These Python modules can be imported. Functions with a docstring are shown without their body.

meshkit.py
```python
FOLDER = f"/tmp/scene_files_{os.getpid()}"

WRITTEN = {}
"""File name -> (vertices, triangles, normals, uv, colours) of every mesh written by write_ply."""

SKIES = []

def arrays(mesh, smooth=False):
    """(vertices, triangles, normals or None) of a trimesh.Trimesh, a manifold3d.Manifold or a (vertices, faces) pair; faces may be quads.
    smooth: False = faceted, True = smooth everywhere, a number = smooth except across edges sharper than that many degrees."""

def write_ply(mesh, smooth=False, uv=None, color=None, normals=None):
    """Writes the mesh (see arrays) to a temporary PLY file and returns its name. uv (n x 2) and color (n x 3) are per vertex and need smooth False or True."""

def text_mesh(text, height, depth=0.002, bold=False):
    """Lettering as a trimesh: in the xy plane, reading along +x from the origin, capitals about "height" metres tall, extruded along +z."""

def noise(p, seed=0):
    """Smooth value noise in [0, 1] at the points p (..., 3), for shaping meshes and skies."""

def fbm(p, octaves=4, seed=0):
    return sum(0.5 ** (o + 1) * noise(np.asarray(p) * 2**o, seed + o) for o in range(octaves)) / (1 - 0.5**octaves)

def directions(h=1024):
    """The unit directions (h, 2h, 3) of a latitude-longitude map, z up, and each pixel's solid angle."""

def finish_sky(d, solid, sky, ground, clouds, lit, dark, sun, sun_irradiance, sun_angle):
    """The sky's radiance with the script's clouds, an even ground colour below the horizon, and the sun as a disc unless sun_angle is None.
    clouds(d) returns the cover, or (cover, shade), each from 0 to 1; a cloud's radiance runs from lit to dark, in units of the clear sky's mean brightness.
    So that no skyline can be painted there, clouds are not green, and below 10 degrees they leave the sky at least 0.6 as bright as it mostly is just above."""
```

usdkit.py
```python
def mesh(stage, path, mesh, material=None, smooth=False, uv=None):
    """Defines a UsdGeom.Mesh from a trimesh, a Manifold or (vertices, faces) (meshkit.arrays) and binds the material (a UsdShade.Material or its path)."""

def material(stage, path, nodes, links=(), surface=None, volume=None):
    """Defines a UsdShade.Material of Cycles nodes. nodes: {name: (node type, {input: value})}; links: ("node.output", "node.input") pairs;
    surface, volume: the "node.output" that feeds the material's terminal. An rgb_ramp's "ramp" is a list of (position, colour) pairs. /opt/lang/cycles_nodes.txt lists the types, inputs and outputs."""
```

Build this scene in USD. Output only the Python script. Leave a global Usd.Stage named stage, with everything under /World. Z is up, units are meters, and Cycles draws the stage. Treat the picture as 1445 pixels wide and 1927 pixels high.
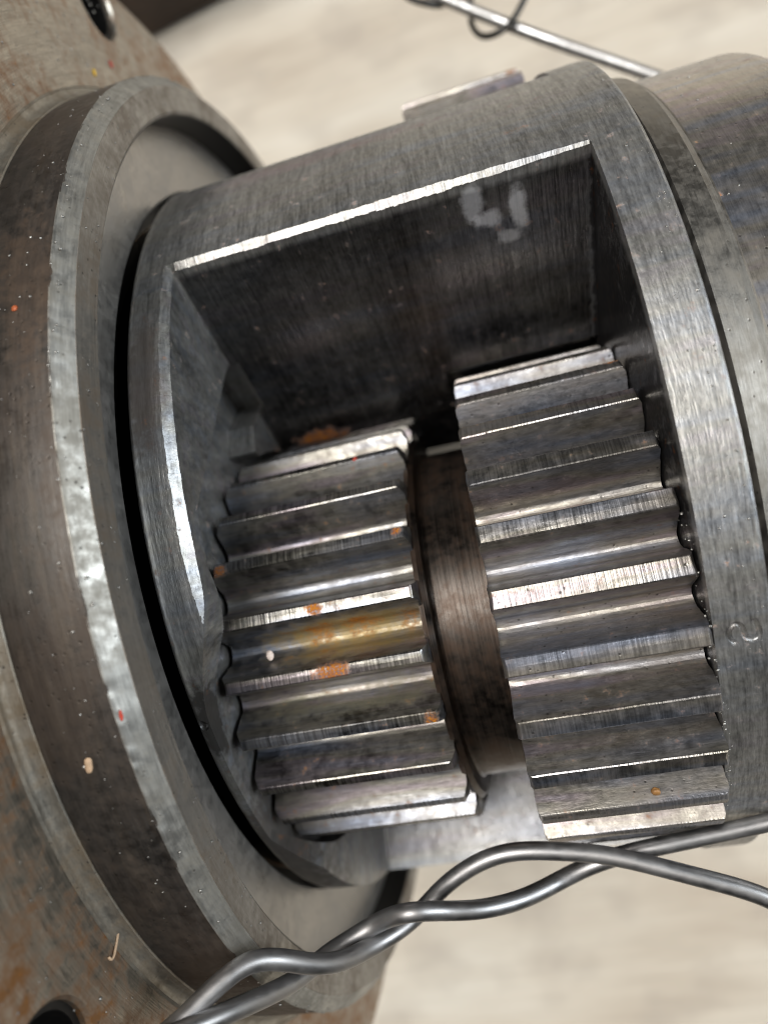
import math, random
import numpy as np
import trimesh, usdkit, meshkit
from manifold3d import Manifold, CrossSection
from pxr import Usd, UsdGeom, UsdLux, UsdShade, Gf, Sdf, Vt

random.seed(7)
rng = np.random.default_rng(7)
MM = 0.001
H = 0.0675            # height of the carrier's axis above the table (m)

# ------------------------------------------------------------------ stage, camera, light
stage = Usd.Stage.CreateInMemory()
UsdGeom.SetStageUpAxis(stage, UsdGeom.Tokens.z)
UsdGeom.SetStageMetersPerUnit(stage, 1.0)
world = UsdGeom.Xform.Define(stage, '/World')
stage.SetDefaultPrim(world.GetPrim())
UsdGeom.Scope.Define(stage, '/World/Looks')

CAM_M = np.array([[0.96085418, 0.20533189, 0.18600555],
                  [-0.20734816, 0.97822796, -0.00876347],
                  [-0.18375524, -0.03014749, 0.98250961]])
CAM_P = np.array([7.14862, -0.82588, 92.69207]) * MM + np.array([0, 0, H])
cam = UsdGeom.Camera.Define(stage, '/World/Camera')
g = np.eye(4); g[:3, :3] = CAM_M.T; g[3, :3] = CAM_P
cam.AddTransformOp().Set(Gf.Matrix4d(g.tolist()))
cam.CreateHorizontalApertureAttr(9.0)
cam.CreateVerticalApertureAttr(9.0 * 1024 / 767)
cam.CreateFocalLengthAttr(9.0 * 1280.82 / 1445)
cam.CreateClippingRangeAttr(Gf.Vec2f(0.004, 20))
cam.CreateFStopAttr(7.0)
cam.CreateFocusDistanceAttr(0.0505)
cam.CreateExposureAttr(0.9)


def rect_light(name, pos, target, w, h, intensity, color):
    l = UsdLux.RectLight.Define(stage, '/World/' + name)
    p, t = np.array(pos, float), np.array(target, float)
    z = p - t; z /= np.linalg.norm(z)
    up = np.array([0, 1, 0.0]) if abs(z[1]) < 0.9 else np.array([0, 0, 1.0])
    x = np.cross(up, z); x /= np.linalg.norm(x)
    y = np.cross(z, x)
    m = np.eye(4); m[0, :3], m[1, :3], m[2, :3], m[3, :3] = x, y, z, p
    l.AddTransformOp().Set(Gf.Matrix4d(m.tolist()))
    l.CreateWidthAttr(w); l.CreateHeightAttr(h)
    l.CreateIntensityAttr(intensity)
    l.CreateColorAttr(Gf.Vec3f(*color))
    return l


# the workshop's ceiling lamps, the window to the right, and an added dim overhead panel for ambient fill
rect_light('ceiling_lamp', (-0.20, 0.24, 1.15), (0, 0, H), 0.60, 0.54, 7.0, (1.0, 0.975, 0.935))
rect_light('workshop_window', (1.30, 0.15, 0.80), (0, 0, H), 0.8, 0.7, 5.8, (0.88, 0.95, 1.0))
rect_light('ambient_fill', (0, 0, 2.4), (0, 0, 0), 4.0, 4.0, 0.12, (1.0, 0.96, 0.9))


# ------------------------------------------------------------------ materials
class Mat:
    def __init__(s, name):
        s.name, s.n, s.l, s.k = name, {}, [], 0

    def add(s, kind, out, inputs=None, **links):
        s.k += 1
        nm = f'n{s.k}'
        s.n[nm] = (kind, inputs or {})
        for k, v in links.items():
            if isinstance(v, str):
                s.l.append((v, f'{nm}.{k}'))
            else:
                s.n[nm][1][k] = v
        return f'{nm}.{out}'

    def math(s, op, a, b=None, c=None, clampit=False):
        kw = dict(value1=a)
        if b is not None: kw['value2'] = b
        if c is not None: kw['value3'] = c
        return s.add('math', 'value', {'math_type': op, 'use_clamp': clampit}, **kw)

    def mixc(s, fac, a, b, mode='mix'):
        return s.add('mix', 'color', {'mix_type': mode}, fac=fac, color1=a, color2=b)

    def rng(s, v, a, b, c=0.0, d=1.0):
        return s.add('map_range', 'result', {'clamp': True, 'from_min': a, 'from_max': b, 'to_min': c, 'to_max': d}, value=v)

    def noise(s, vec, scale, detail=2.0, rough=0.5, dist=0.0):
        return s.add('noise_texture', 'fac', {'scale': scale, 'detail': detail, 'roughness': rough, 'distortion': dist}, vector=vec)

    def scaled(s, vec, sc, loc=(0, 0, 0)):
        return s.add('mapping', 'vector', {'scale': sc, 'location': loc}, vector=vec)

    def done(s, **pr):
        p = s.add('principled_bsdf', 'BSDF', {}, **pr)
        return usdkit.material(stage, '/World/Looks/' + s.name, s.n, s.l, surface=p)


def coords(m):
    """object coordinates in millimetres, and the cylinder's own (axial, around, radial) ones"""
    oc = m.add('texture_coordinate', 'object')
    p = m.scaled(oc, (1000, 1000, 1000))
    m.n['xyz'] = ('separate_xyz', {}); m.l.append((p, 'xyz.vector'))
    x, y, z = 'xyz.x', 'xyz.y', 'xyz.z'
    ang = m.math('arctan2', y, z)
    rad = m.math('sqrt', m.math('add', m.math('multiply', y, y), m.math('multiply', z, z)))
    return p, x, ang, rad


def blob(m, p, c, r, nz, amount=0.6):
    """1 inside a patch round the point c (mm) of radii r, with an edge broken up by the noise nz"""
    v = m.scaled(p, tuple(1 / q for q in r), tuple(-a / q for a, q in zip(c, r)))
    f = m.add('gradient_texture', 'fac', {'gradient_type': 'spherical'}, vector=v)
    f = m.math('add', f, m.math('multiply', m.math('subtract', nz, 0.5), amount))
    return m.rng(f, 0.16, 0.55)


def steel(name, base=(0.36, 0.34, 0.32), rough=0.38, lines=(9.0, 0.35, 1.0), line_bump=0.25, line_contrast=0.5, grime=(0.10, 0.07, 0.045), grime_amt=0.35,
          rust_amt=0.0, rust_spots=(), stains_and_light=(), pits=0.0, radius=45.0, blot=0.12, land=None, land_c=0.6, cross=None, cross_amt=0.5, oil=0.0, wave=0.0, metallic=1.0, streaks=None, rough_var=0.32, iso=1.0, inner=None, tint=0.0):
    """machined steel. lines = noise frequency per mm (along the axis, around it, radially); land = (radius, frequencies) for tooth tips"""
    m = Mat(name)
    p, x, ang, rad = coords(m)
    arc = m.math('multiply', ang, radius)
    cyl = m.add('combine_xyz', 'vector', x=x, y=arc, z=rad)
    n_line = m.noise(m.scaled(cyl, lines), 1.0, 3.0, 0.6)
    n_fine = m.noise(m.scaled(cyl, tuple(q * 2.7 for q in lines)), 1.0, 2.0, 0.6)
    ln = m.math('multiply_add', n_fine, 0.45, m.math('multiply', n_line, 0.55))
    if cross is not None:
        n_c = m.noise(m.scaled(cyl, cross), 1.0, 3.0, 0.6)
        ln = m.math('multiply_add', n_c, cross_amt, m.math('multiply', ln, 1 - cross_amt))
    if land is not None:
        lr, lf = land
        n_land = m.noise(m.scaled(cyl, lf), 1.0, 2.0, 0.65)
        n_land = m.rng(n_land, 0.28, 0.72)
        lm = m.rng(rad, lr - 0.22, lr - 0.12)
        ln = m.add('mix_float', 'result', {}, fac=lm, a=ln, b=n_land)
    n_tint = m.noise(m.scaled(cyl, (0.06, 0.55, 0.5), (3.0, 1.7, 0.0)), 1.0, 2.0, 0.5)
    n_big = m.noise(p, blot, 4.0, 0.6)
    n_mid = m.noise(p, 0.9, 5.0, 0.65)
    n_sml = m.noise(p, 5.0, 3.0, 0.6)
    # colour: machining lines, then grime in blotches, then rust
    lcon = m.rng(ln, 0.3, 0.7, 1 - line_contrast, 1 + 0.35 * line_contrast)
    if land is not None:
        lcon2 = m.rng(ln, 0.0, 1.0, 1 - land_c, 1 + 0.5 * land_c)
        lcon = m.add('mix_float', 'result', {'use_clamp': True}, fac=lm, a=lcon, b=lcon2)
    grey = m.add('combine_color', 'color', r=lcon, g=lcon, b=lcon)
    col = m.mixc(1.0, base, grey, 'multiply')
    if tint > 0:               # oil film and temper colours
        tc = m.add('rgb_ramp', 'color', {'ramp': [(0.30, (0.78, 0.92, 1.20)), (0.44, (1.0, 1.0, 1.02)), (0.54, (1.06, 1.0, 0.84)), (0.63, (1.08, 0.93, 0.98)), (0.72, (0.95, 0.92, 1.10))]}, fac=n_tint)
        col = m.mixc(tint, col, m.mixc(1.0, col, tc, 'multiply'))
    gm = m.math('multiply', m.rng(m.math('multiply_add', n_mid, 0.45, m.math('multiply', n_big, 0.6)), 0.45, 0.62), grime_amt)
    col = m.mixc(gm, col, grime)
    if streaks is not None:
        sf, sa, sc = streaks
        ns = m.noise(m.scaled(cyl, sf), 1.0, 4.0, 0.6)
        sm = m.math('multiply', m.rng(ns, 0.5, 0.68), sa)
        col = m.mixc(sm, col, sc)
    metal = m.math('multiply', m.math('subtract', 1.0, m.math('multiply', gm, 0.5)), metallic)
    ins = None
    for c, r, colr, amt, *inside in stains_and_light:
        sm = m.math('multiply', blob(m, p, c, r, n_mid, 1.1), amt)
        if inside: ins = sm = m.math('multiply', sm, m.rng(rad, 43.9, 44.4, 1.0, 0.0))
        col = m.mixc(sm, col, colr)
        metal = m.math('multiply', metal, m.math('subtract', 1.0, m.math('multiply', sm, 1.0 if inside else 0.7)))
    rc = m.add('rgb_ramp', 'color', {'ramp': [(0.3, (0.05, 0.014, 0.003)), (0.46, (0.26, 0.065, 0.004)), (0.7, (0.50, 0.19, 0.010))]}, fac=n_sml)
    rmask = None
    if rust_amt > 0:
        rmask = m.rng(m.math('multiply_add', n_mid, 0.5, m.math('multiply', n_sml, 0.5)), 0.66 - 0.12 * rust_amt, 0.74 - 0.1 * rust_amt)
    for c, r in rust_spots:
        b = m.math('multiply', blob(m, p, c, r, n_mid, 1.4), m.rng(n_sml, 0.27, 0.55, 0.1, 0.94))
        rmask = b if rmask is None else m.math('maximum', rmask, b)
    ro = m.math('add', m.math('multiply_add', m.math('subtract', n_mid, 0.5), rough_var, rough), m.math('multiply', m.math('subtract', ln, 0.5), 0.15))
    ro = m.math('multiply_add', gm, 0.25, ro)
    if land is not None:       # the ground flanks are duller than the turned tips
        fl_ = m.math('multiply_add', lm, -0.08, 0.08)
        ro = m.math('add', ro, fl_)
        fd = m.math('multiply_add', lm, -0.04, 0.84)
        col = m.mixc(1.0, col, m.add('combine_color', 'color', r=fd, g=fd, b=fd), 'multiply')
    if inner is not None:      # milled surfaces inside the window are smoother and bare, darkened to paint in shade
        im = m.rng(rad, 43.6, 44.1, 1.0, 0.0)
        im = m.math('multiply', im, m.rng(x, -16.98, -16.85))
        ro = m.add('mix_float', 'result', {}, fac=im, a=ro, b=m.math('multiply_add', n_mid, 0.2, inner - 0.1))
        metal = m.add('mix_float', 'result', {}, fac=im, a=metal, b=m.math('divide', metal, metallic))
        col = m.mixc(im, col, m.mixc(1.0, col, (0.56, 0.56, 0.58), 'multiply'))
    if rmask is not None:
        col = m.mixc(rmask, col, rc)
        metal = m.math('multiply', metal, m.math('subtract', 1.0, rmask))
        ro = m.math('multiply_add', rmask, 0.35, ro)
    h = m.math('multiply', ln, line_bump)
    h = m.math('multiply_add', n_sml, 0.10 * iso, h)
    h = m.math('multiply_add', n_mid, 0.25 * iso + wave, h)
    if pits > 0:
        vo = m.add('voronoi_texture', 'distance', {'scale': 1.3, 'randomness': 1.0}, vector=m.scaled(p, (1, 1, 1)))
        pm = m.math('multiply', m.rng(vo, 0.06, 0.16, 1.0, 0.0), m.rng(n_big, 0.42, 0.56))
        h = m.math('multiply_add', pm, -pits, h)
        col = m.mixc(m.math('multiply', pm, 0.75), col, (0.03, 0.025, 0.02))
    nrm = m.add('bump', 'normal', {'strength': 0.7, 'distance': 0.00006}, height=h)
    ro = m.math('maximum', m.math('minimum', ro, 0.95), 0.12)
    spec = 0.5 if rmask is None else m.math('multiply_add', rmask, -0.42, 0.5)
    if ins is not None: spec = m.math('multiply', spec, m.math('multiply_add', ins, -0.92, 1.0))
    return m.done(base_color=col, metallic=metal, specular_ior_level=spec, roughness=ro, normal=nrm, coat_weight=oil, coat_roughness=0.12, coat_ior=1.45)


def plain(name, color, rough=0.6, metallic=0.0, var=0.25, scale=1.5, bump=0.15):
    m = Mat(name)
    oc = m.add('texture_coordinate', 'object')
    p = m.scaled(oc, (1000, 1000, 1000))
    n1 = m.noise(p, scale, 4.0, 0.6)
    f = m.rng(n1, 0.3, 0.7, 1 - var, 1 + var)
    col = m.mixc(1.0, color, m.add('combine_color', 'color', r=f, g=f, b=f), 'multiply')
    nrm = m.add('bump', 'normal', {'strength': 0.6, 'distance': 0.0001 * (1 if bump else 0.01)}, height=m.math('multiply', n1, bump))
    return m.done(base_color=col, roughness=rough, metallic=metallic, normal=nrm)


def table_material():
    m = Mat('worn_bench_board')
    oc = m.add('texture_coordinate', 'object')
    p = m.scaled(oc, (1000, 1000, 1000))
    n1 = m.noise(m.scaled(p, (0.012, 0.05, 0.02)), 1.0, 4.0, 0.55)
    n2 = m.noise(m.scaled(p, (0.05, 0.9, 0.2)), 1.0, 4.0, 0.6)
    n3 = m.noise(p, 0.06, 3.0, 0.5)
    col = m.add('rgb_ramp', 'color', {'ramp': [(0.3, (0.45, 0.38, 0.30)), (0.5, (0.57, 0.505, 0.415)), (0.7, (0.64, 0.59, 0.505))]}, fac=n1)
    f = m.rng(n2, 0.3, 0.7, 0.93, 1.04)
    col = m.mixc(1.0, col, m.add('combine_color', 'color', r=f, g=f, b=f), 'multiply')
    col = m.mixc(m.rng(n3, 0.50, 0.70, 0.0, 0.45), col, (0.36, 0.31, 0.26))
    nrm = m.add('bump', 'normal', {'strength': 0.5, 'distance': 0.0004}, height=n2)
    return m.done(base_color=col, roughness=0.7, normal=nrm)


ORANGE = (0.42, 0.19, 0.03)
M = dict(
    table=table_material(),
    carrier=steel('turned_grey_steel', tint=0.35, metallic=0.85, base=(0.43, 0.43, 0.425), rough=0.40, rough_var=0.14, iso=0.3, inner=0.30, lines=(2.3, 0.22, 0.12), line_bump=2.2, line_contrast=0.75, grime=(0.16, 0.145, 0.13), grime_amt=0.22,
                  cross=(3.0, 1.6, 1.6), cross_amt=0.3,
                  rust_spots=[((-12.0, 9.4, 19.2), (4.0, 1.6, 2.2)), ((13.5, 27.5, 34.8), (2.4, 0.9, 0.9)), ((-17.2, 8.0, 20.0), (0.8, 2.0, 2.0))],
                  stains_and_light=[((8.9, 22.7, 36.3), (1.3, 2.4, 2.4), (0.6, 0.6, 0.61), 0.75), ((9.9, 21.6, 35.0), (1.9, 1.0, 1.1), (0.66, 0.66, 0.67), 0.8), ((12.5, 21.8, 35.2), (1.15, 2.6, 2.8), (0.68, 0.68, 0.68), 0.88), ((11.4, 20.4, 33.4), (1.6, 0.8, 0.9), (0.6, 0.6, 0.6), 0.75),  # pale patches paint a light reflection on the window's top wall
                          ((18.6, 2.0, 26.0), (1.0, 60.0, 40.0), (0.015, 0.014, 0.014), 0.95, 1), ((-19.2, 14.0, 42.8), (2.6, 11.0, 6.0), (0.10, 0.075, 0.06), 0.75), ((-19.5, -14.0, 42.5), (2.5, 6.0, 5.0), (0.03, 0.027, 0.024), 0.95),  # first patch paints shade on the window's right wall
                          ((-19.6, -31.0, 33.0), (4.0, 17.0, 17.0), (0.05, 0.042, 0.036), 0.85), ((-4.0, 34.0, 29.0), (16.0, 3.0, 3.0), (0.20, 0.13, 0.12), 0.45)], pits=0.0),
    hub=steel('hub_steel', tint=0.7, metallic=0.9, rough_var=0.15, iso=0.4, base=(0.48, 0.465, 0.455), rough=0.25, lines=(3.0, 0.25, 1.0), line_bump=0.35, line_contrast=0.3, grime=(0.13, 0.10, 0.08), grime_amt=0.3, pits=0.4, rust_amt=0.08, wave=0.1,
              rust_spots=[((26.5, 17.5, 38.2), (0.5, 0.5, 0.5))]),
    band=steel('band_steel', base=(0.33, 0.31, 0.28), rough=0.42, lines=(5.0, 0.4, 1.0), line_bump=0.3, line_contrast=0.3, grime=(0.12, 0.10, 0.07), grime_amt=0.4, pits=0.5, iso=0.5),
    ring=steel('dark_ring_steel', metallic=0.95, base=(0.125, 0.12, 0.115), rough=0.36, lines=(2.5, 0.18, 2.0), line_bump=0.35, line_contrast=0.35, grime=(0.06, 0.035, 0.018), grime_amt=0.55, blot=0.06, wave=0.3,
               radius=57.0, streaks=((1.1, 0.16, 0.5), 0.40, (0.15, 0.125, 0.10)), pits=0.5,
               stains_and_light=[((-21.0, 20.0, 53.0), (4.0, 9.0, 9.0), (0.10, 0.055, 0.028), 0.4)]),
    ring_edge=steel('ring_edge_steel', iso=0.35, metallic=0.85, base=(0.44, 0.43, 0.40), rough=0.40, lines=(3.0, 0.25, 3.0), line_bump=0.5, line_contrast=0.4, grime=(0.13, 0.115, 0.085), grime_amt=0.6, wave=0.0, radius=57.0, pits=0.4),
    fillet=steel('fillet_steel', metallic=0.8, base=(0.36, 0.33, 0.28), rough=0.42, lines=(2.0, 0.5, 2.0), line_bump=0.4, line_contrast=0.4, grime=(0.15, 0.10, 0.05), grime_amt=0.7, wave=0.5, radius=57.0, pits=0.3),
    ring_face=steel('ring_face_steel', metallic=0.75, base=(0.34, 0.32, 0.29), rough=0.42, lines=(1.0, 0.12, 5.0), line_bump=0.4, line_contrast=0.35, grime=(0.13, 0.09, 0.055), grime_amt=0.7, radius=53.0, pits=0.7),
    floor=steel('recess_floor_steel', metallic=0.9, base=(0.42, 0.405, 0.385), rough=0.36, lines=(1.0, 0.12, 1.5), line_bump=0.15, line_contrast=0.12, grime=(0.2, 0.18, 0.16), grime_amt=0.25, radius=48.0),
    flange=steel('oily_flange_steel', metallic=0.85, base=(0.40, 0.36, 0.30), rough=0.34, lines=(2.0, 0.16, 3.0), line_bump=0.7, line_contrast=0.55, grime=(0.20, 0.085, 0.022), grime_amt=1.0, blot=0.09, radius=62.0, pits=0.6, oil=0.25,
                 rust_amt=0.25),
    small_gear=steel('small_gear_steel', tint=0.9, iso=0.6, rough_var=0.2, land_c=0.55, base=(0.36, 0.36, 0.365), rough=0.27, lines=(0.35, 2.6, 3.5), line_bump=0.35, line_contrast=0.5, grime=(0.09, 0.07, 0.05), grime_amt=0.45, radius=19.0,
                     land=(20.4, (4.6, 0.12, 0.3)), wave=0.15,
                     rust_spots=[((-10.6, 2.5, 18.0), (3.0, 1.5, 2.0)), ((-7.4, 2.7, 18.0), (2.6, 1.5, 2.0)), ((-3.2, 2.5, 18.0), (2.2, 1.3, 1.8)), ((-14.0, 2.3, 18.0), (2.0, 1.4, 1.4)), ((-9.7, 0.0, 20.4), (2.4, 1.1, 1.1)), ((-10.3, 5.2, 19.7), (1.1, 0.9, 0.9)),
                                 ((-14.9, 6.9, 17.8), (0.8, 0.8, 0.8)), ((-2.6, -5.4, 19.4), (0.9, 1.2, 1.2)), ((-12.3, -5.8, 19.4), (0.5, 0.5, 0.5)), ((-2.6, 9.8, 17.5), (0.7, 0.7, 0.7)), ((-18.6, 9.6, 17.8), (1.2, 0.7, 0.7))],
                     stains_and_light=[((-8.5, 2.5, 18.0), (12.0, 2.7, 3.2), (0.30, 0.205, 0.05), 0.75), ((-9.0, -2.4, 18.0), (15.0, 2.6, 3.0), (0.22, 0.20, 0.10), 0.4)]),
    large_gear=steel('large_gear_steel', tint=0.8, metallic=0.93, base=(0.41, 0.40, 0.395), rough=0.29, lines=(0.6, 2.6, 3.2), line_bump=0.4, line_contrast=0.42, grime=(0.12, 0.085, 0.075), grime_amt=0.35, radius=22.5,
                     land=(23.65, (4.4, 0.15, 0.3)), land_c=0.22, wave=0.35, pits=0.35,
                     rust_spots=[((12.0, 12.7, 19.0), (1.6, 0.9, 0.9)), ((13.0, 8.2, 21.4), (1.8, 0.5, 0.6)), ((8.6, -5.5, 21.8), (0.8, 0.7, 0.7)), ((17.5, 20.5, 12.0), (1.2, 1.2, 1.2))]),
    collar=steel('collar_steel', iso=0.2, rough_var=0.1, base=(0.075, 0.064, 0.056), rough=0.32, lines=(3.6, 0.02, 1.0), line_bump=1.6, line_contrast=0.7, grime=(0.06, 0.028, 0.012), grime_amt=0.6, radius=16.5),
    gear_end=steel('gear_end_steel', base=(0.17, 0.16, 0.15), rough=0.4, lines=(1.0, 0.3, 3.0), radius=18.0, grime_amt=0.5),
    wire=steel('drawn_wire_steel', rough_var=0.08, iso=0.7, base=(0.34, 0.335, 0.335), rough=0.40, lines=(0.4, 1.0, 1.0), line_bump=0.06, line_contrast=0.15, grime=(0.25, 0.22, 0.20), grime_amt=0.25, radius=5.0, wave=-0.25),
    wire_bright=steel('galvanised_wire', base=(0.62, 0.62, 0.62), rough=0.35, lines=(1.0, 1.0, 1.0), line_bump=0.2, line_contrast=0.3, grime_amt=0.3, radius=5.0),
    wire_dark=plain('dark_wire_steel', (0.05, 0.048, 0.045), 0.35, 0.8),
    shade_black=plain('shade_black_steel', (0.012, 0.011, 0.010), 0.45, 0.3),  # near-black colour that stands for shade in holes and recess
    neck_dark=plain('dark_neck_steel', (0.03, 0.028, 0.026), 0.3, 0.6),  # near-black tone, used on the neck alone
    block=plain('dark_brown_steel', (0.035, 0.02, 0.013), 0.55, 0.2, 0.4, 0.1),
    grit=plain('steel_grit', (0.34, 0.33, 0.31), 0.3, 0.8, 0.3),
    red=plain('red_paint', (0.42, 0.05, 0.03), 0.5), yellow=plain('yellow_paint', (0.70, 0.42, 0.03), 0.5), orange=plain('orange_paint', (0.42, 0.10, 0.03), 0.5),
    tan=plain('tan_wood', (0.48, 0.33, 0.21), 0.7), pale=plain('pale_grain', (0.72, 0.60, 0.53), 0.6), brown=plain('brown_grain', (0.30, 0.15, 0.05), 0.5),
)

# ------------------------------------------------------------------ helpers
used = {}


def numbered(parent, name):
    k = (parent, name)
    n = used.get(k, 0); used[k] = n + 1
    return f'{parent}/{name}' if n == 0 else f'{parent}/{name}_{n:03d}'


def tag(prim, label=None, cat=None, group=None, kind=None):
    for k, v in (('label', label), ('category', cat), ('group', group), ('kind', kind)):
        if v: prim.SetCustomDataByKey(k, v)
    return prim


def thing(name, loc, label, cat, group=None):
    x = UsdGeom.Xform.Define(stage, numbered('/World', name))
    x.AddTranslateOp().Set(Gf.Vec3d(*[float(v) for v in loc]))
    return tag(x.GetPrim(), label, cat, group)


def obj(name, mesh, mat, parent=None, smooth=28, label=None):
    """mesh in millimetres"""
    v, f = tri(mesh)
    t = trimesh.Trimesh(np.asarray(v) * MM, f, process=False)
    par = str(parent.GetPath()) if parent is not None else '/World'
    p = usdkit.mesh(stage, numbered(par, name), t, mat, smooth=smooth).GetPrim()
    if label: p.SetCustomDataByKey('label', label)
    return p


def tri(mesh):
    if hasattr(mesh, 'to_mesh'):
        mm = mesh.to_mesh()
        return np.array(mm.vert_properties[:, :3], float), np.array(mm.tri_verts)
    if isinstance(mesh, tuple): return mesh
    return np.array(mesh.vertices), np.array(mesh.faces)


CYC = [[0, 0, 1, 0], [1, 0, 0, 0], [0, 1, 0, 0]]     # (X,Y,Z) -> (Z,X,Y): the revolve's axis becomes x


def ccw(pts):
    a = np.asarray(pts, float)
    s = np.sum(a[:, 0] * np.roll(a[:, 1], -1) - np.roll(a[:, 0], -1) * a[:, 1])
    return a if s > 0 else a[::-1]


def rev(pts, n=360):
    """pts = (radius, axial x)"""
    return CrossSection([ccw(pts)]).revolve(n).transform(CYC)


def prism(poly_yz, x0, x1):
    return CrossSection([ccw(poly_yz)]).extrude(x1 - x0).translate((0, 0, x0)).transform(CYC)


def disc(c, r, x0, x1, n=160):
    a = np.linspace(0, 2 * np.pi, n, endpoint=False)
    return prism(np.stack([c[0] + r * np.sin(a), c[1] + r * np.cos(a)], 1), x0, x1)


def fillet(c, r, a0, a1, n=6):
    return [(c[0] + r * math.cos(math.radians(a)), c[1] + r * math.sin(math.radians(a))) for a in np.linspace(a0, a1, n)]


def spline(pts, n=12):
    from scipy.interpolate import CubicSpline
    p = np.asarray(pts, float)
    t = np.r_[0, np.cumsum(np.linalg.norm(np.diff(p, axis=0), axis=1) ** 0.6)]
    return CubicSpline(t, p)(np.linspace(0, t[-1], n * len(p)))


def tube(path, r, sides=20):
    p = np.asarray(path, float)
    t = np.gradient(p, axis=0); t /= np.linalg.norm(t, axis=1, keepdims=True)
    nrm = np.cross(t[0], [0.3, 0.2, 1]); nrm /= np.linalg.norm(nrm)
    rings = []
    for i in range(len(p)):
        nrm = nrm - t[i] * (nrm @ t[i]); nrm /= np.linalg.norm(nrm)
        b = np.cross(t[i], nrm)
        a = np.linspace(0, 2 * np.pi, sides, endpoint=False)
        rr = r if np.ndim(r) == 0 else r[i]
        rings.append(p[i] + rr * (np.cos(a)[:, None] * nrm + np.sin(a)[:, None] * b))
    v = np.vstack(rings + [p[:1], p[-1:]])
    f = []
    for i in range(len(p) - 1):
        for k in range(sides):
            a, b2 = i * sides + k, i * sides + (k + 1) % sides
            f += [[a, b2, a + sides], [b2, b2 + sides, a + sides]]
    c0, c1, last = len(p) * sides, len(p) * sides + 1, (len(p) - 1) * sides
    for k in range(sides):
        f += [[c0, (k + 1) % sides, k], [c1, last + k, last + (k + 1) % sides]]
    return v, np.array(f)


# ------------------------------------------------------------------ the table
tt = trimesh.creation.box([1400, 1000, 30]); tt.apply_translation([0, 0, -15])
tag(obj('table_top', tt, M['table'], smooth=False), kind='structure')

# ------------------------------------------------------------------ the carrier: a turned drum with milled windows
G1 = (-12.0, 19.86)            # axis of the near planet gear (y, z)
G2 = (28.7, -4.6)              # axis of the far planet gear
G2_PHASE = 60.0
XWL, XWR = -17.06, 18.45

carrier = thing('planet_carrier', (0, 0, H), 'grey turned steel drum with a square milled window holding the stepped gear', 'gear carrier')
body = rev([(0, -21.3), (43.5, -21.3), (44.0, -20.95)] + fillet((44.0, -19.95), 1.0, -90, 0, 7) + [(45, 21.9)] + fillet((44.5, 21.9), 0.5, 0, 90, 5) + [(42.4, 22.5), (42.4, 22.75), (0, 22.75)], 480)
d = np.array([0.616, 0.788])
top_in, top_out = np.array([9.2, 19.0]), np.array([24.0, 38.0]) + d * 20
win = prism([top_out, top_in, (4, 0), (-4, -14), (-12.0, -4.2), (-43.6, 11.2), (-62.0, 20.2), (-50, 60), (0, 75)], XWL, XWR)
win2 = prism([(62, 44), (36.3, 26.7), (14.0, 16.8), (2, 4), (0, -34), (20, -62), (75, -62)], -21.8, XWR)
pocket_l = disc(G1, 21.0, -19.95, -16) + prism([(18.7, 27.0), (16.2, 30.3), (2.9, 42.5), (-1.9, 42.6), (-12, 38), (-8, 20), (6, 20), (8.5, 26.9), (11.4, 25.6), (14.2, 21.5)], -19.95, -16)
def sector(a0, a1, r0, r1): return [(r_ * math.sin(math.radians(a)), r_ * math.cos(math.radians(a))) for a, r_ in ((a0, r0), (a0, r1), (a1, r1), (a1, r0))]


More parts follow.
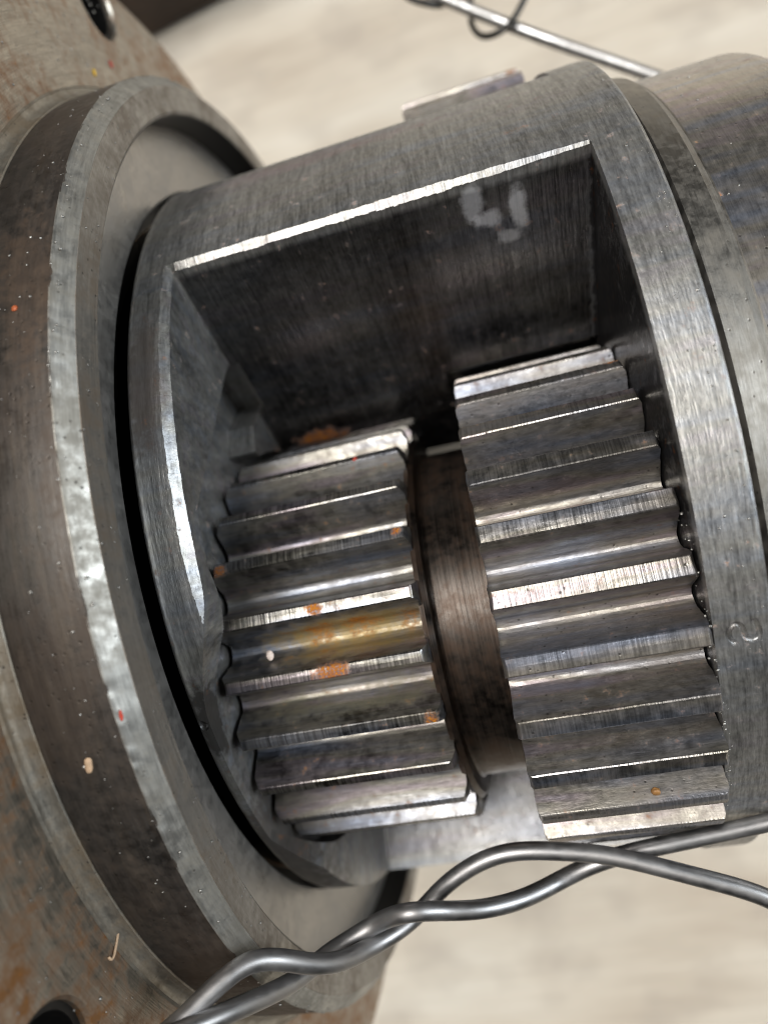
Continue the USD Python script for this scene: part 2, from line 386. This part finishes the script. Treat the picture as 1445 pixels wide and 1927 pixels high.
for a in np.arange(-4.0, -44.6, -0.35):      # the rim thins where the gear bulges through it
    q = min(1.0, max(0.0, (-4.0 - a) / 14.0)); q = q * q * (3 - 2 * q)
    q *= min(1.0, max(0.0, (a + 45) / 9.0))
    pocket_l = pocket_l + prism(sector(a, a - 0.37, 30, 48), XWL - 0.02 - 2.5 * q, -16)
pocket_r = disc(G1, 24.6, 3.3, 18.4)
body = body - win - win2 - pocket_l - pocket_r - disc(G2, 24.8, -16, 19.2)
# chamfers that were filed along the window's top and left edges
nrm_wall = np.array([-0.788, 0.616])
e0 = np.array([23.95, 38.05])
tan = np.array([-0.85, 0.53])
OP = __import__('manifold3d').OpType
cr = np.random.default_rng(5)
pieces, x_, drift = [], XWL - 0.01, 0.0
while x_ < XWR - 0.3:
    w_ = cr.uniform(0.15, 0.5)
    drift = 0.8 * drift + cr.normal(0, 0.035)
    k = (0.78 + drift + cr.normal(0, 0.03)) * (1.0 if x_ < 6 else 1.0 - 0.035 * (x_ - 6))
    pieces.append(prism([e0 - d * 0.62 * k, e0 + np.array([0.62, -0.39]) * 1.05 * k + d * 0.05, e0 + np.array([0.9, 0.6]), e0 + np.array([-3.0, 3.0]), e0 + nrm_wall * 3 - d * 0.62 * k], x_, min(x_ + w_, XWR - 0.1)))
    x_ += w_ - 0.001
a_, drift = -13.0, 0.0
while a_ < 32.4:
    w_ = cr.uniform(0.25, 0.9)
    drift = 0.8 * drift + cr.normal(0, 0.03)
    k = (0.85 + drift + cr.normal(0, 0.025)) * min(1.0, 0.25 + (a_ + 13) / 12)
    pieces.append(CrossSection([ccw([(46.0, XWL - 1.05 * k), (45.0, XWL - 0.75 * k), (45 - 0.75 * k, XWL + 0.01), (45 - 0.75 * k, XWL + 0.3), (46.0, XWL + 0.3)])]).revolve(480, w_ + 0.05).rotate((0, 0, 90 - a_ - w_)).transform(CYC))
    a_ += w_
body = body - Manifold.batch_boolean(pieces, OP.Add)
# the hand-stamped digit near the right rim and a centre-punch mark at the left one
two = [(19.76, -18.44), (19.41, -17.74), (19.47, -17.09), (19.9, -16.59), (20.27, -16.92), (20.4, -17.8), (20.71, -18.27), (21.08, -18.34), (21.16, -16.57)]
w2 = spline([(x, 45.0 * math.sin(math.radians(a)), 45.0 * math.cos(math.radians(a))) for x, a in two], 4)
balls = [Manifold.sphere(0.23, 10).translate(tuple(q)) for q in w2]
groove = Manifold.batch_boolean([Manifold.batch_hull([a, b]) for a, b in zip(balls[:-1], balls[1:])], __import__('manifold3d').OpType.Add)
body = body - groove
for a, r_, x_ in ((-18.2, 0.5, -20.2),):
    body = body - Manifold.sphere(r_, 20).translate((x_, 45.05 * math.sin(math.radians(a)), 45.05 * math.cos(math.radians(a))))
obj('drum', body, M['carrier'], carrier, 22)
neck = rev([(0, -26.5), (42.4, -26.5), (42.4, -21.31), (0, -21.31)], 300)
obj('neck', neck, M['neck_dark'], carrier, 25)
band = rev([(30, 22.75), (42.3, 22.75), (42.3, 23.05), (43.0, 23.35), (42.6, 25.5), (42.0, 26.2), (42.0, 26.35), (30, 26.35)])
obj('shoulder_band', band, M['band'], carrier, 30)
hub = rev([(0, 26.35), (41.8, 26.35), (41.8, 35.2)] + fillet((39.2, 35.2), 2.6, 0, 90, 9) + [(31, 37.8), (30.4, 38.4), (30.4, 70), (0, 70)])
obj('hub', hub, M['hub'], carrier, 30)

# ------------------------------------------------------------------ the flange with its raised ring
fl = thing('bearing_flange', (0, 0, H), 'brown stained round steel flange with bolt holes and a raised ring round the drum', 'flange')
plate = rev([(43.0, -36), (68.6, -36), (69.6, -35), (69.6, -27.3)] + fillet((68.6, -27.3), 1.0, 0, 90, 5) + [(56.6, -26.3), (56.6, -27.2), (54.9, -27.2)] + [(54.9, -25.0), (54.9, -24.0), (43.0, -24.0)], 400)
fil = rev([(55.0, -27.1), (56.58, -27.1)] + [(56.6, -26.28), (56.45, -26.12)] + [(55.55 + 0.85 * (1 - math.cos(q)), -26.2 + 1.0 * (1 - math.sin(q))) for q in np.linspace(np.pi / 2, 0.1, 7)] + [(55.0, -25.0)], 400)
obj('root_fillet', fil, M['fillet'], fl, 40)
holes = [(62.7, 22.2), (-29.4, 57.6), (-62.7, -22.2), (29.4, -57.6)]
for c in holes:
    plate = plate - disc(c, 3.9, -34, -20, 60)
    plate = plate - Manifold.cylinder(0.3, 3.9, 4.15, 60).transform(CYC).translate((-26.58, c[0], c[1]))
plate = plate - rev([(42.5, -21.8), (51.9, -21.8), (51.9, -24.05), (44.75, -24.05), (44.75, -25.7), (42.5, -25.7)])
obj('flange_plate', plate, M['flange'], fl, 30)
for c in holes[:2]:      # near-black liners paint the shade inside the bolt holes
    obj('bolt_hole_shade', disc(c, 3.89, -34, -27.0, 60) - disc(c, 3.4, -33.5, -20, 60), M['shade_black'], fl, 30)
outer = rev([(51.75, -25.1), (55.5, -25.1), (55.5, -19.3), (55.3, -19.2), (51.75, -19.2)], 480)
obj('raised_ring', outer, M['ring'], fl, 25)
# the ring's chamfer is knocked about: its vertices wander a little
n = 1500
prof = [(55.2, -19.36), (55.52, -19.36), (55.5, -19.24), (55.28, -19.03), (54.95, -18.74), (54.62, -18.46), (54.33, -18.24), (54.30, -18.8)]
A_ = np.linspace(0, 2 * np.pi, n, endpoint=False)
vv = []
for k, (r_, x_) in enumerate(prof):
    q = np.stack([A_ * 0 + x_, r_ * np.sin(A_), r_ * np.cos(A_)], 1)
    w = (meshkit.fbm(q * 0.5 + 10, 3, 3) - 0.5) + 0.4 * (meshkit.fbm(q * 2.2 + 4, 2, 9) - 0.5)
    amt = [0, 0.16, 0.30, 0.13, 0.07, 0.06, 0.05, 0][k]
    q = np.stack([x_ + w * amt * 1.2, (r_ + w * amt) * np.sin(A_), (r_ + w * amt) * np.cos(A_)], 1)
    vv.append(q)
ff = []
for k in range(len(prof) - 1):
    i = np.arange(n); j = (i + 1) % n
    a, b = k * n + i, k * n + j
    ff += [np.stack([a, a + n, b], 1), np.stack([b, a + n, b + n], 1)]
cf = np.vstack(ff)
obj('ring_chamfer', (np.vstack(vv), cf), M['ring_edge'], fl, 40)
face = rev([(51.75, -19.3), (54.33, -19.3), (54.33, -18.2), (52.0, -18.2), (51.75, -18.4)], 480)
obj('ring_face', face, M['ring_face'], fl, 25)
floor_ = rev([(44.7, -24.0), (51.74, -24.0), (51.74, -21.8), (44.9, -21.8), (44.7, -22.0)], 300)
obj('recess_floor', floor_, M['floor'], fl, 25)
groove_ = rev([(42.6, -25.6), (44.69, -25.6), (44.69, -22.05), (44.6, -22.05), (44.6, -25.0), (42.6, -25.0)], 300)  # added near-black lining paints the shade gap beside the drum
obj('shade_groove', groove_, M['shade_black'], fl, 25)
wall_ = rev([(51.65, -21.79), (51.748, -21.79), (51.748, -18.5), (51.65, -18.5)], 360)  # thin near-black sleeve paints the shade on the ring's inner wall
obj('recess_wall_shade', wall_, M['shade_black'], fl, 25)


# ------------------------------------------------------------------ planet gears
def tooth_poly(rr, rt, half_root, half_pitch, half_tip, rp):
    pr = [(rr - 0.6, half_root + 0.5), (rr + 0.02, half_root + 0.3), (rr + 0.10, half_root - 0.02), (rr + 0.28, half_root - 0.28), (rr + 0.55, half_root - 0.46)]
    h0 = half_root - 0.56
    for t in np.linspace(0, 1, 8):
        r_ = (rr + 0.9) + (rt - 0.1 - rr - 0.9) * t
        pr.append((r_, half_tip + (h0 - half_tip) * (1 - t ** 1.35)))
    pr.append((rt - 0.02, half_tip - 0.09))
    right = [(h, r_) for r_, h in pr]
    left = [(-h, r_) for h, r_ in right[::-1]]
    return right + [(0, rt)] + left


def gear(parent, name, mat, n_teeth, rr, rt, hr, hp, ht, x0, x1, phase, bevel, seed):
    blank = rev([(0, x0 + 0.25), (rr - 0.5, x0 + 0.25), (rr, x0 + 0.7), (rr, x1 - 0.7), (rr - 0.5, x1 - 0.25), (0, x1 - 0.25)], n_teeth * 8)
    g_ = obj(name, blank, mat, parent, 25)
    env = rev([(0, x0), (rt - bevel * 1.6, x0), (rt - bevel * 0.25, x0 + bevel * 0.75), (rt + 1e-3, x0 + bevel * 1.15), (rt + 1e-3, x1 - bevel), (rt - bevel * 0.25, x1 - bevel * 0.6), (rt - bevel * 1.6, x1), (0, x1)], 500)
    r_ = np.random.default_rng(seed)
    poly = tooth_poly(rr, rt, hr, hp, ht, 0)
    for k in range(n_teeth):
        a = math.radians(phase + 360.0 / n_teeth * k)
        t = prism(poly, x0 - 0.5, x1 + 0.5)
        t = t.rotate((-math.degrees(a), 0, 0))
        t = t ^ env
        # small nicks: the tooth's skin wanders by some hundredths of a millimetre
        t = t.refine_to_length(1.3)
        v, f = tri(t)
        w = meshkit.fbm(v * np.array([0.9, 1.3, 1.3]) + seed * 7, 3, seed) - 0.5
        rad = np.hypot(v[:, 1], v[:, 2])
        s = 1 + w * 0.10 / rad
        v[:, 1] *= s; v[:, 2] *= s
        v[:, 0] += (meshkit.noise(v * 1.6 + seed, seed) - 0.5) * 0.16
        obj('tooth', (v, f), mat, g_, 30)
    return g_


def planet(centre, label, ph_small, ph_large, seed):
    t = thing('planet_gear', (0, centre[0] * MM, centre[1] * MM + H), label, 'gear')
    gear(t, 'small_gear', M['small_gear'], 25, 16.7, 20.4, 1.80, 1.2, 0.50, -19.41, -1.74, ph_small, 0.55, seed)
    gear(t, 'large_gear', M['large_gear'], 30, 19.9, 23.65, 1.90, 1.2, 0.72, 3.94, 18.3, ph_large, 0.28, seed + 1)
    collar = rev([(0, -1.99), (18.6, -1.99), (18.7, -1.6), (18.3, -1.2), (16.9, -1.15), (16.7, -0.9), (16.7, 3.6), (16.9, 4.2), (0, 4.2)], 300)
    obj('collar', collar, M['collar'], t, 25)
    return t


planet(G1, 'stepped steel pinion with two rows of teeth and rust spots in the window', 0.0, 9.0, 11)
# the far planet shows only the tips of its large gear above the drum
planet(G2, 'mostly hidden gear whose tooth tips stick up behind the drum', 3.0, G2_PHASE, 23)

# ------------------------------------------------------------------ wires
WA = [(24.96,-40.02,36.00),(21.65,-37.63,36.00),(19.83,-36.07,36.00),(14.58,-33.65,36.00),(8.84,-31.46,36.00),(5.18,-30.54,36.20),(0.94,-29.98,36.50),(-2.33,-30.73,36.50),(-5.42,-32.44,36.50),(-7.76,-34.04,37.00),(-9.69,-34.52,38.50),(-11.50,-34.31,40.50),(-12.95,-33.32,43.20),(-14.41,-31.91,45.30),(-15.87,-30.47,46.80),(-17.50,-29.77,47.90),(-19.00,-30.01,49.00),(-20.60,-30.73,50.20),(-22.29,-31.52,51.50),(-25.60,-32.60,53.00),(-34,-36,56),(-60,-52,50)]
WB = [(28.07,-31.04,33.00),(24.03,-31.41,33.00),(21.75,-31.70,33.00),(15.51,-32.12,33.50),(11.11,-32.34,34.00),(7.02,-33.15,34.00),(3.71,-33.81,35.00),(1.05,-33.61,37.00),(-2.22,-32.90,39.00),(-4.99,-32.14,40.00),(-7.29,-31.43,41.00),(-10.48,-32.86,39.60),(-12.83,-33.70,40.00),(-14.70,-34.17,41.00),(-16.11,-34.24,43.00),(-17.61,-33.14,46.60),(-19.27,-31.94,49.80),(-21.21,-31.37,52.00),(-24.24,-31.14,54.00),(-34,-33,57),(-60,-48,51)]
WA = [(60, -62, 20), (38, -48, 33)] + WA
WB = [(62, -34, 18), (40, -31, 31)] + WB
wr = thing('twisted_wire', (0, 0, H), 'pair of grey steel wires twisted together across the front of the drum', 'wire')
obj('strand', tube(spline(WA, 10), 0.72, 24), M['wire'], wr, True)
obj('strand', tube(spline(WB, 10), 0.72, 24), M['wire'], wr, True)
lw = thing('loose_wire', (0, 0, H), 'bright straight wire behind the drum with a dark wire curled round it', 'wire')
obj('straight_wire', tube(spline([(90, 14, -62), (62, 33, -14), (38.96, 51.60, -10.0), (26.17, 61.29, -10), (13.53, 71.59, -10), (3.18, 80.45, -10), (-20, 100, -14)], 10), 0.85, 18), M['wire_bright'], lw, True)
obj('curled_wire', tube(spline([(-4, 92, -20), (5.94, 77.04, -9.00), (7.64, 73.60, -9.00), (9.73, 72.05, -9.00), (12.86, 72.6, -11.3), (16.21, 73.57, -12.00), (16.26, 71.51, -12.00), (15.81, 68.46, -11.50), (16.60, 65.46, -10.00), (18.30, 64.01, -8.50), (20.27, 64.24, -8.00), (22.11, 65.77, -8.00), (23.62, 67.57, -8.00), (24.85, 69.84, -8.00), (27, 80, -12)], 10), 0.45, 14), M['wire_dark'], lw, True)

# ------------------------------------------------------------------ dark block at the far side of the table
blk = Manifold.batch_hull([Manifold.sphere(2.5, 16).translate((x, y, z)) for x in (-36, 30) for y in (2, 50) for z in (2.6, 26)]).rotate((0, 0, 7)).translate((-38, 131, 0))
tag(obj('steel_block', blk, M['block'], None, 40), 'dark brown block lying out of focus at the far side of the table', 'block')


# ------------------------------------------------------------------ specks and grit
def on_cyl(x, a, r, c=(0, 0)):
    a = math.radians(a)
    return np.array([x, c[0] + r * math.sin(a), c[1] + r * math.cos(a)]), np.array([0, math.sin(a), math.cos(a)])


def speck(name, p, nrm, size, mat, label, cat, flat=0.5, seed=1):
    s = trimesh.creation.icosphere(2, 1.0)
    w = meshkit.fbm(s.vertices * 1.3 + seed, 3, seed)
    v = s.vertices * (0.65 + 0.7 * w)[:, None] * np.array(size)
    nrm = np.asarray(nrm, float); nrm /= np.linalg.norm(nrm)
    R = trimesh.geometry.align_vectors([0, 0, 1], nrm)[:3, :3]
    v = (v * np.array([1, 1, flat])) @ R.T
    base = np.asarray(p) * MM + np.array([0, 0, H])
    t = trimesh.Trimesh((v + nrm * size[2] * flat * 0.3) * MM, s.faces, process=False)
    path = numbered('/World', name)
    pr = usdkit.mesh(stage, path, t, mat, smooth=True)
    pr.AddTranslateOp().Set(Gf.Vec3d(*[float(q) for q in base]))
    tag(pr.GetPrim(), label, cat)


FX = (1, 0, 0)
speck('paint_flake', (-26.3, 55.6, 21.5), FX, (0.3, 0.42, 0.3), M['red'], 'red paint flake on the brown flange face beside the yellow one', 'paint flake', seed=1)
speck('paint_flake', (-26.3, 51.9, 25.9), FX, (0.25, 0.42, 0.3), M['yellow'], 'yellow paint flake on the brown flange face above the ring', 'paint flake', seed=2)
p_, n_ = on_cyl(-21.9, 18.7, 55.5); speck('paint_flake', p_, n_, (0.24, 0.24, 0.2), M['orange'], 'orange paint flake on the brown stained outside of the raised ring', 'paint flake', seed=3)
p_, n_ = on_cyl(-18.95, -9.8, 55.4); speck('paint_flake', p_, n_, (0.12, 0.36, 0.12), M['red'], 'dull red fleck on the worn edge of the raised ring', 'paint flake', seed=4)
p_, n_ = on_cyl(-22.2, -12.8, 55.5); speck('wood_chip', p_, n_, (0.28, 0.55, 0.3), M['tan'], 'pale tan wood chip on the dark outside of the raised ring', 'wood chip', seed=5)
p_, n_ = on_cyl(-15.4, 5.5, 18.2, G1); speck('sand_grain', p_, n_, (0.3, 0.42, 0.3), M['pale'], 'pale pink grain lodged between rusty teeth of the small gear', 'grain', 0.8, seed=6)
p_, n_ = on_cyl(12.97, -35.0, 23.2, G1); speck('sand_grain', p_, n_, (0.4, 0.36, 0.34), M['brown'], 'brown grain on the shiny lowest flank of the large gear', 'grain', 0.8, seed=7)
p_, n_ = on_cyl(8.2, -13.6, 22.9, G1); speck('sand_grain', p_, n_, (0.24, 0.22, 0.2), M['pale'], 'tiny pale grain on the flank of the large gear', 'grain', 0.8, seed=8)
p_, n_ = on_cyl(-6.2, 57.0, 20.3, G1); speck('paint_flake', p_, n_, (0.3, 0.2, 0.25), M['red'], 'tiny red fleck on the topmost visible tooth of the small gear', 'paint flake', 0.8, seed=9)
fib = tube(spline([(-26.3, -25.6, 49.0), (-26.1, -26.0, 49.8), (-26.2, -26.9, 50.5), (-26.2, -26.6, 50.9)], 6), 0.1, 8)
fp = obj('fibre', (fib[0] + np.array([0, 0, H / MM]), fib[1]), M['tan'], None, True)
tag(fp, 'thin brown fibre stuck to the flange near the bolt hole', 'fibre')

base_s = trimesh.creation.icosphere(1, 1.0)
gv, gf, c0 = [], [], 0


def grain(p, n_, s):
    global c0
    v = base_s.vertices * (0.7 + 0.6 * rng.random(len(base_s.vertices)))[:, None] * s * np.array([1, 1, 0.7])
    R = trimesh.geometry.align_vectors([0, 0, 1], n_)[:3, :3]
    gv.append(v @ R.T + p); gf.append(base_s.faces + c0); c0 += len(v)


def sizes(): return 0.04 + 0.10 * rng.random() ** 3
for _ in range(420):      # flange face
    r_, a = rng.uniform(57.9, 67), rng.uniform(-50, 80)
    p_, n_ = on_cyl(-26.3, a, r_); grain(p_, np.array([1.0, 0, 0]), sizes())
for _ in range(130):      # outside of the ring
    p_, n_ = on_cyl(rng.uniform(-23.3, -18.9), rng.uniform(-50, 60), 55.5); grain(p_, n_, sizes() * 0.9)
for _ in range(200):      # ring edge and face
    r_ = rng.uniform(52.0, 54.3); a = rng.uniform(-75, 70)
    if rng.random() < 0.45:
        p_, n_ = on_cyl(-19.05 + rng.uniform(0, 0.3), a, 55.25); n_ = n_ + np.array([0.8, 0, 0])
    else:
        p_, n_ = on_cyl(-18.2, a, r_); n_ = np.array([1.0, 0, 0])
    grain(p_, n_ / np.linalg.norm(n_), sizes() * 0.9)
for _ in range(260):      # drum rims, shoulder and hub
    k = rng.random()
    if k < 0.4: x_, r_ = 22.0 - abs(rng.normal(0, 0.9)), 45.0
    elif k < 0.7: x_, r_ = rng.uniform(23.6, 25.4), 42.6
    else: x_, r_ = rng.uniform(26.6, 34), 41.8
    p_, n_ = on_cyl(x_, rng.uniform(-20, 60), r_); grain(p_, n_, sizes() * 0.8)
for _ in range(60):       # teeth ends
    p_, n_ = on_cyl(18.2 + rng.normal(0, 0.12), rng.uniform(-50, 20), rng.uniform(22.5, 23.9), G1); grain(p_, n_, sizes() * 0.9)
gp = usdkit.mesh(stage, '/World/grit', trimesh.Trimesh(np.vstack(gv) * MM, np.vstack(gf), process=False), M['grit'], smooth=True)
gp.AddTranslateOp().Set(Gf.Vec3d(0, 0, H))
tag(gp.GetPrim(), 'fine bright grit and oil beads sprinkled over the steel', 'grit', kind='stuff')
